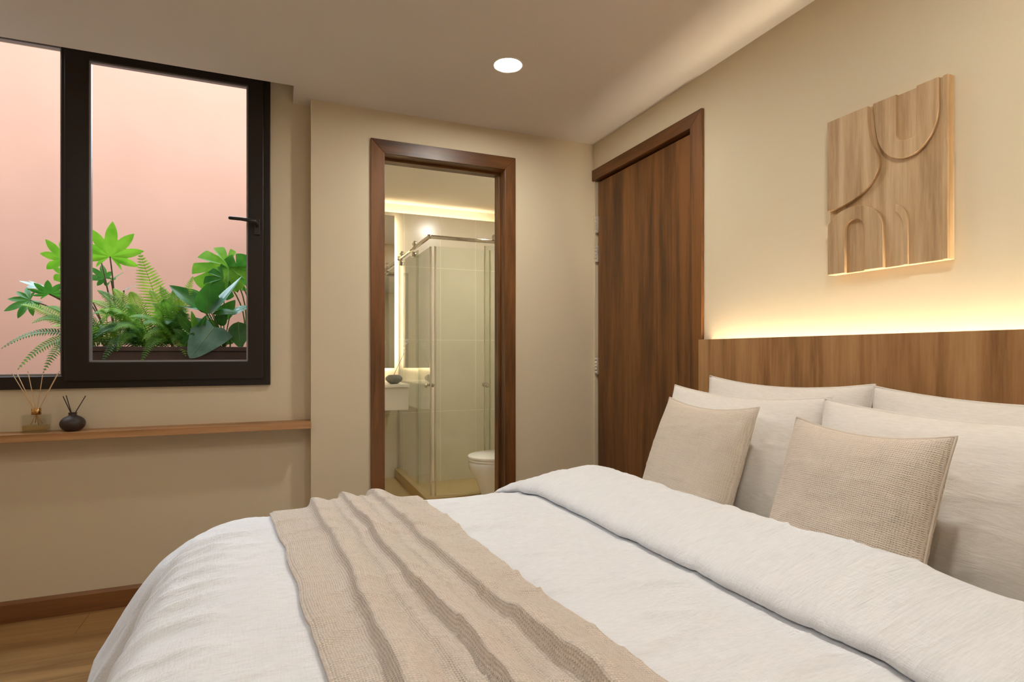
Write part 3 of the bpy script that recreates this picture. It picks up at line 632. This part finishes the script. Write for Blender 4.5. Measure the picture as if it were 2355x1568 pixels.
lathe('rail_elbow',[(.001,-.018),(.013,-.014),(.018,0),(.013,.014),(.001,.018)],(gx,4.072,rz),M['chrome'],sc,n=20)
def roller(x,y,ax):
    r=lathe('roller',[(.024,-.012),(.028,-.008),(.028,.008),(.024,.012)],(x,y,rz+.03),M['chrome'],sc,axis=ax,n=24)
    lathe('roller_hub',[(.01,-.018),(.01,.018)],(x,y,rz+.03),M['steel'],r,axis=ax,n=16)
    lathe('clamp',[(.02,-.018),(.023,-.014),(.023,.014),(.02,.018)],(x+(.0 if ax=='x' else .03),y+(.03 if ax=='x' else 0),rz-.05),M['chrome'],sc,axis=ax,n=24)
roller(gx,4.55,'x'); roller(1.545,4.06,'y'); roller(gx,5.05,'x')
lathe('door_knob',[(.014,-.035),(.018,-.03),(.018,-.018),(.009,-.014),(.009,.014),(.018,.018),(.018,.03),(.014,.035)],(1.47,gy+.014,.88),M['chrome'],p3,axis='y',n=20)
lathe('door_knob',[(.014,-.035),(.018,-.03),(.018,-.018),(.009,-.014),(.009,.014),(.018,.018),(.018,.03),(.014,.035)],(gx+.014,4.13,.885),M['chrome'],p2,axis='x',n=20)
# toilet (bowl points away from the right-hand bathroom wall)
to=empty('toilet',(1.55,3.65,0),'white ceramic toilet with closed lid in front of the shower glass','toilet')
tcx=1.40; ty=3.65
def oval(cx_,rx0,rx1,ry,n=40):
    return [(cx_+(rx1 if math.cos(2*PI*i/n)>0 else rx0)*math.cos(2*PI*i/n), ty+ry*math.sin(2*PI*i/n)) for i in range(n)]
lv=[(-.004,1.47,.17,.20,.13),(.04,1.47,.165,.20,.125),(.16,1.46,.17,.21,.125),(.27,1.45,.20,.22,.15),(.34,1.44,.232,.23,.178),(.375,1.44,.238,.23,.183),(.392,1.44,.232,.228,.178)]
V=[];F=[]; n=40
for z,cx_,r0,r1,ry in lv: V+=[(x,y,z) for x,y in oval(cx_,r0,r1,ry,n)]
for i in range(len(lv)-1):
    for q in range(n): F.append((i*n+q,i*n+(q+1)%n,(i+1)*n+(q+1)%n,(i+1)*n+q))
F+=[tuple(range(n))[::-1],tuple((len(lv)-1)*n+q for q in range(n))]
mesh('bowl',V,F,M['ceramic'],to,smooth=True)
prism('seat',oval(1.44,.240,.225,.184),'z',.3925,.407,M['ceramic'],to,bevel=.004,smooth=True)
prism('lid',oval(1.44,.243,.225,.187),'z',.4075,.430,M['ceramic'],to,bevel=.009,seg=4,smooth=True)
box('tank',(1.73,1.995,ty-.20,ty+.20,.36,.74),M['ceramic'],to,bevel=.03,seg=4,smooth=True)
box('tank_lid',(1.72,1.996,ty-.21,ty+.21,.741,.775),M['ceramic'],to,bevel=.012,seg=3,smooth=True)
box('pedestal_back',(1.60,1.9,ty-.12,ty+.12,-.004,.37),M['ceramic'],to,bevel=.03,seg=3,smooth=True)
bl=empty('downlight',(1.565,4.14,BZC-.006),'small round downlight in the bathroom ceiling above the shower front','downlight','recessed round downlights')
lathe('trim_ring',[(.04,.0),(.04,-.003),(.045,-.005),(.052,-.004),(.054,0)],(1.565,4.14,BZC),M['white'],bl,n=36)
lathe('lens',[(.039,-.0028),(.039,-.0018)],(1.565,4.14,BZC),M['bdown'],bl,n=36)

# ------------------------------------------------------------------ planter and plants outside
PY0,PY1=3.22,3.46; PZ=1.152
pt_=empty('planter_box',(-.36,3.34,.93),'long brown plastic planter box on the ledge outside the window','planter')
def tapered(name,x0,x1,y0,y1,z0,z1,t,mat,par):
    V=[(x0+t,y0+t,z0),(x1-t,y0+t,z0),(x1-t,y1-t,z0),(x0+t,y1-t,z0),(x0,y0,z1),(x1,y0,z1),(x1,y1,z1),(x0,y1,z1)]
    mesh(name,V,[(3,2,1,0),(4,5,6,7),(0,1,5,4),(1,2,6,5),(2,3,7,6),(3,0,4,7)],mat,par,bevel=.004)
tapered('trough',-.905,.135,PY0+.008,PY1-.008,.931,PZ-.0225,.028,M['planter'],pt_)
ring('rim',(-.917,.147,PY0-.004,PY1+.004),(-.885,.115,PY0+.03,PY1-.03),'z',PZ-.022,PZ,M['planter'],pt_,bevel=.003)
box('soil',(-.884,.114,PY0+.031,PY1-.031,PZ-.022,PZ-.004),M['soil'],pt_,bevel=0)
def V3(a): return Vector(a)
def frond(B,C,T,W,mat,par,npair=26,upv=(0,-.5,1),droop=.35,thin=.66):
    B,C,T=V3(B),V3(C),V3(T); V=[];F=[]
    def bz(s): return B*(1-s)**2+C*2*s*(1-s)+T*s*s
    def tg(s): return ((C-B)*2*(1-s)+(T-C)*2*s).normalized()
    L=sum((bz(i/20)-bz((i+1)/20)).length for i in range(20))
    up=Vector(upv).normalized()
    rv,rf=tubevf([bz(i/10) for i in range(11)],[.0022*(1-.7*i/10) for i in range(11)],4)
    V+=rv; F+=rf
    for i in range(npair):
        s=.10+.90*i/(npair-1); p=bz(s); t=tg(s); sd=t.cross(up)
        if sd.length<.05: sd=t.orthogonal()
        sd.normalize(); nn_=sd.cross(t).normalized()
        l=W*(math.sin(PI*min(1,(.20+.80*s)))**.75)*(1.15-.35*s)*random.uniform(.88,1.08)+.004
        wd=L*.9/npair*thin*.95
        for sg in (-1,1):
            d=(sd*sg+t*.28).normalized(); dn=-nn_*droop
            a=len(V)
            m=p+d*l*.5+dn*l*.12+nn_*.1*l; e=p+d*l+dn*l*.45+t*l*.06
            V+=[p-t*wd*.45,p+t*wd*.45,m+t*wd*.62,m-t*wd*.55,e]
            F+=[(a,a+1,a+2,a+3),(a+3,a+2,a+4)]
    return mesh('frond',V,F,mat,par)
def frame3(B,T,nrm):
    y=(T-B); L=y.length; y=y/L; x=y.cross(Vector(nrm)).normalized(); n_=x.cross(y).normalized(); return x,y,n_,L
def polar_leaf(B,T,nrm,kind,mat,par,wide=1.0,curl=.25,lobes=9,seed=0):
    B,T=V3(B),V3(T); x,y,n_,L=frame3(B,T,nrm); r_=random.Random(seed); V=[B.copy()];F=[]; m=120
    amax=math.radians(140 if kind!='monstera' else 152)
    rings_=(.25,.5,.75,1.0); jit=[r_.uniform(.85,1.1) for _ in range(40)]
    for k in range(m+1):
        th=-amax+2*amax*k/m; c_=abs(th)/amax
        if kind=='lobed':
            ph_=(th/amax+1)/2*(lobes-1); f=abs(2*(ph_-math.floor(ph_))-1)**.85; env=1-.50*c_**1.3
            R=L*env*(.50+.52*f)*jit[int(round(ph_))]
        else:
            env=(1-.46*c_**1.5); ph_=(abs(th)/amax)*4.2; fr=ph_-math.floor(ph_)
            slit=max(0,1-abs(fr-.5)/.16)*(1 if .5<ph_<4.2 else 0); R=L*env*(1-.50*slit**.6)
        dx=math.sin(th)*wide; dy=math.cos(th)
        for q in rings_:
            p=B+x*(dx*R*q)+y*(dy*R*q)+n_*(-curl*L*((R*q/L)**2)*(.5+.6*abs(dx)))+n_*(.06*L*abs(dx)*q)
            V.append(p)
    nr=4
    for k in range(m):
        a=1+k*nr; b=a+nr; F.append((0,a,b))
        for q in range(nr-1): F.append((a+q,a+q+1,b+q+1,b+q))
    return mesh('leaf',V,F,mat,par,smooth=True)
def plain_leaf(B,T,nrm,wd,mat,par,curl=.3,heart=.0,fold=.25,twist=0):
    B,T=V3(B),V3(T); x,y,n_,L=frame3(B,T,nrm); V=[];F=[]; n=18
    for i in range(n+1):
        s=i/n; w_=wd*(math.sin(PI*s**.72)**.85)*(1 if s>.12 else 1)*.5
        if heart: w_=wd*.5*((1-s)**.62*1.25*(min(1,s/.12+.55)) if s>.0 else .5)
        tw=twist*s; xx=x*math.cos(tw)+n_*math.sin(tw); nv=n_*math.cos(tw)-x*math.sin(tw)
        base=B+y*(L*s)-n_*(curl*L*s*s)
        hb_=-.12*L*max(0,1-s/.15)*heart
        for j in (-1,-.5,0,.5,1):
            V.append(base+xx*(w_*j)+nv*(abs(j)*w_*fold - (abs(j)**2)*w_*.12)+y*(hb_*abs(j)))
    for i in range(n):
        for j in range(4): F.append((i*5+j,i*5+j+1,(i+1)*5+j+1,(i+1)*5+j))
    lo=mesh('leaf',V,F,mat,par,smooth=True)
    tube('midrib',[V[i*5+2]+n_*.0006 for i in range(0,n+1,2)],[.0016*(1-.7*i/n) for i in range(0,n+1,2)],M['rib'],lo,n=4)
    return lo
def stalk(name,pts,par,mat,r=.0035):
    pts=[V3(p) for p in pts]
    if len(pts)==3:
        pts=[pts[0]*(1-s)**2+pts[1]*2*s*(1-s)+pts[2]*s*s for s in [i/8 for i in range(9)]]
    return tube(name,pts,r,mat,par,n=6)
TOP=PZ-.01
# lobed philodendron, left end
ph=empty('lobed_philodendron',(-.70,3.36,TOP),'tall philodendron with deeply lobed bright leaves at the open end of the planter','plant')
proot=Vector((-.72,3.37,TOP))
F_UP=(0,-1,.35)
for (bu,bv,tu,tv,Y,nrm,mt,wd,cu,lb,sd) in [
    (253,590,258,508,3.40,(0,-1,.2),'lf_bright',1.05,.10,9,1),
    (146,596,100,543,3.42,(.2,-1,.3),'lf_bright',.85,.22,7,2),
    (70,690,8,712,3.34,(-.1,-1,.6),'lf_mid',1.15,.18,9,3),
    (113,676,108,640,3.38,(0,-.9,.8),'lf_mid',1.5,.15,9,4),
    (92,660,50,644,3.44,(.1,-.6,1),'lf_sheen',.8,.2,7,5),
    (256,645,285,622,3.44,(0,-.5,1),'lf_mid',1.1,.2,7,6),
    (240,640,205,610,3.46,(0,-.8,.6),'lf_mid',1.0,.2,7,7),
    (158,640,112,602,3.45,(0,-.8,.7),'lf_bright',.55,.25,5,8),
    (285,668,318,650,3.40,(0,-.4,1),'lf_sheen',.9,.2,7,9),
    (225,575,208,560,3.46,(0,-1,.4),'lf_bright',.9,.2,7,10)]:
    Bp,Tp=at(bu,bv,Y),at(tu,tv,Y-.03)
    polar_leaf(Bp,Tp,nrm,'lobed',M[mt],ph,wd,cu,lb,sd)
    stalk('petiole',[proot+Vector(((Bp.x-proot.x)*.15,0,0)),(proot+Bp)/2+Vector(((Bp.x-proot.x)*-.1,.0,.04)),Bp],ph,M['stem'])
# ferns
def fern(name,rootuv,label,tips,extra,seed):
    random.seed(seed); rp=Vector(rootuv); e=empty(name,tuple(rp),label,'fern','ferns in the planter box')
    for (u,v,Y,W,mi_,lift) in tips:
        T=at(u,v,Y); B=rp+Vector((random.uniform(-.03,.03),random.uniform(-.03,.03),0)); mid=(B+T)/2; C=mid+Vector((0,-.02,lift))
        frond(B,C,T,W,M['fern'][mi_],e,npair=30,upv=(0,-1,.6) if abs(T.x-B.x)<.12 and T.z>B.z else (0,-.7,1))
    for k in range(extra):
        a=random.uniform(-PI*1.05,.05*PI); r_=random.uniform(.10,.24)
        B=rp+Vector((random.uniform(-.05,.05),random.uniform(-.03,.03),0)); T=B+Vector((math.cos(a)*r_*1.15,max(-.20,math.sin(a)*r_*.65),random.uniform(-.05,.17)))
        C=(B+T)/2+Vector((0,0,random.uniform(.08,.17)))
        frond(B,C,T,random.uniform(.035,.055),M['fern'][random.choice([0,0,1,1,2])],e,npair=24)
    return e
fern('sword_fern',(-.80,3.33,TOP),'green fern spilling over the open end of the planter',
  [(5,800,3.22,.035,2,.16),(42,848,3.20,.045,0,.18),(100,856,3.18,.045,0,.18),(50,700,3.30,.05,1,.10),(75,742,3.26,.045,0,.15),(130,800,3.17,.04,2,.14),(110,705,3.28,.045,0,.1),(150,690,3.32,.045,0,.1),(175,700,3.2,.05,2,.1)],12,11)
fern('sword_fern',(-.585,3.33,TOP),'green fern behind the casement beside the window mullion',
  [(236,830,3.17,.05,2,.17),(270,806,3.17,.045,0,.16),(226,668,3.28,.05,0,.1),(262,664,3.34,.05,1,.1),(300,672,3.3,.05,1,.1),(215,720,3.2,.05,0,.13),(245,712,3.22,.05,1,.12),(290,705,3.22,.05,0,.12),(220,775,3.18,.05,2,.15),(262,760,3.18,.05,0,.14),(205,690,3.3,.05,1,.1)],16,12)
fern('sword_fern',(-.46,3.34,TOP),'fern with one upright lime frond in the middle of the planter',
  [(322,583,3.36,.085,1,.0),(325,832,3.16,.045,0,.17),(443,637,3.36,.04,1,.05),(400,668,3.32,.05,0,.08),(425,715,3.24,.045,2,.12),(385,745,3.2,.045,2,.13),(350,700,3.2,.05,0,.11),(300,728,3.18,.05,0,.11),(410,690,3.28,.045,1,.1),(345,668,3.3,.05,1,.08),(375,690,3.24,.05,0,.1),(330,745,3.16,.05,0,.12),(370,660,3.34,.05,0,.06)],14,13)
random.seed(9)
# monstera, right end
mo=empty('monstera',(-.16,3.38,TOP),'monstera with split leaves at the handle side of the planter','plant'); mr_=Vector((-.17,3.39,TOP))
for (bu,bv,tu,tv,Y,nrm,mt,wd,cu,sd) in [(525,612,455,655,3.40,(-.1,-1,.35),'lf_bright',.95,.12,21),(548,640,560,585,3.42,(.2,-1,.3),'lf_mid',.9,.15,22),(515,640,497,690,3.37,(0,-1,.2),'lf_mid',.8,.15,23)]:
    Bp,Tp=at(bu,bv,Y),at(tu,tv,Y-.05); polar_leaf(Bp,Tp,nrm,'monstera',M[mt],mo,wd,cu,9,sd)
    stalk('petiole',[mr_,(mr_+Bp)/2+Vector((.10,0,.02)),Bp],mo,M['gstem'])
# broad-leaved plants
bp_=empty('broad_leaf_plant',(-.25,3.34,TOP),'broad-leaved plant with glossy pointed leaves below the monstera','plant'); br_=Vector((-.25,3.34,TOP))
for (bu,bv,tu,tv,Y,nrm,wd,mt,cu,hr,tw,fo) in [
    (470,712,395,650,3.34,(.3,-.8,.9),.10,'lf_dark',.12,0,.3,.3),
    (462,700,418,662,3.38,(0,-1,.5),.09,'lf_mid',.1,0,0,.25),
    (474,722,482,650,3.30,(.3,-1,.2),.115,'lf_mid',.05,0,.2,.3),
    (484,715,500,665,3.33,(0,-1,.2),.08,'lf_mid',.05,0,0,.3),
    (481,722,566,640,3.28,(-.6,-.7,.6),.085,'lf_sheen',-.10,0,.3,.35),
    (470,715,400,696,3.30,(0,-.3,1),.05,'lf_sheen',.1,0,0,.2),
    (490,720,545,712,3.28,(0,-.6,1),.07,'lf_mid',.15,0,0,.2),
    (530,722,575,700,3.30,(0,-.6,1),.08,'lf_sheen',.1,0,0,.2),
    (447,765,405,722,3.26,(-.4,-1,.3),.05,'lf_mid',.15,0,0,.3),
    (452,770,443,715,3.25,(.4,-1,.2),.035,'lf_bright',.15,0,0,.4),
    (455,765,475,725,3.25,(.4,-1,.2),.035,'lf_mid',.1,0,0,.3),
    (500,745,520,720,3.30,(0,-1,.4),.07,'lf_dark',.1,0,0,.2),
    (520,760,500,790,3.30,(0,-1,.4),.07,'lf_dark',.1,0,0,.2),
    (548,740,552,800,3.28,(0,-1,.2),.10,'lf_dark',.05,0,0,.15),
    (420,800,445,765,3.24,(0,-1,.3),.05,'lf_dark',.1,0,0,.3),
    (505,735,540,690,3.36,(.2,-1,.3),.075,'lf_mid',.1,0,0,.25),(495,760,470,735,3.34,(0,-1,.3),.07,'lf_mid',.15,0,0,.25),
    (525,770,562,748,3.3,(0,-1,.5),.07,'lf_mid',.15,0,0,.25),(515,690,470,668,3.38,(0,-1,.5),.08,'lf_mid',.1,0,0,.25),
    (535,790,520,765,3.34,(0,-1,.3),.06,'lf_dark',.1,0,0,.25),(430,780,400,755,3.28,(0,-1,.5),.045,'lf_mid',.2,0,0,.3)]:
    Bp,Tp=at(bu,bv,Y),at(tu,tv,Y-.03); plain_leaf(Bp,Tp,nrm,wd,M[mt],bp_,cu,hr,fo,tw)
    stalk('petiole',[br_,(br_+Bp)/2+Vector((0,0,.03)),Bp],bp_,M['gstem'],.0028)
hl=empty('heart_leaf_plant',(-.22,3.28,TOP),'heart-shaped leaf with painted sky sheen drooping over the planter rim','plant')
Bp=at(492,752,3.24); Tp=at(436,822,3.17)
plain_leaf(Bp,Tp,(.1,-1,.5),.165,M['lf_sheen'],hl,.05,.8,.10,0)
stalk('petiole',[(-.22,3.30,TOP),(-.20,3.28,TOP+.08),Bp],hl,M['gstem'])
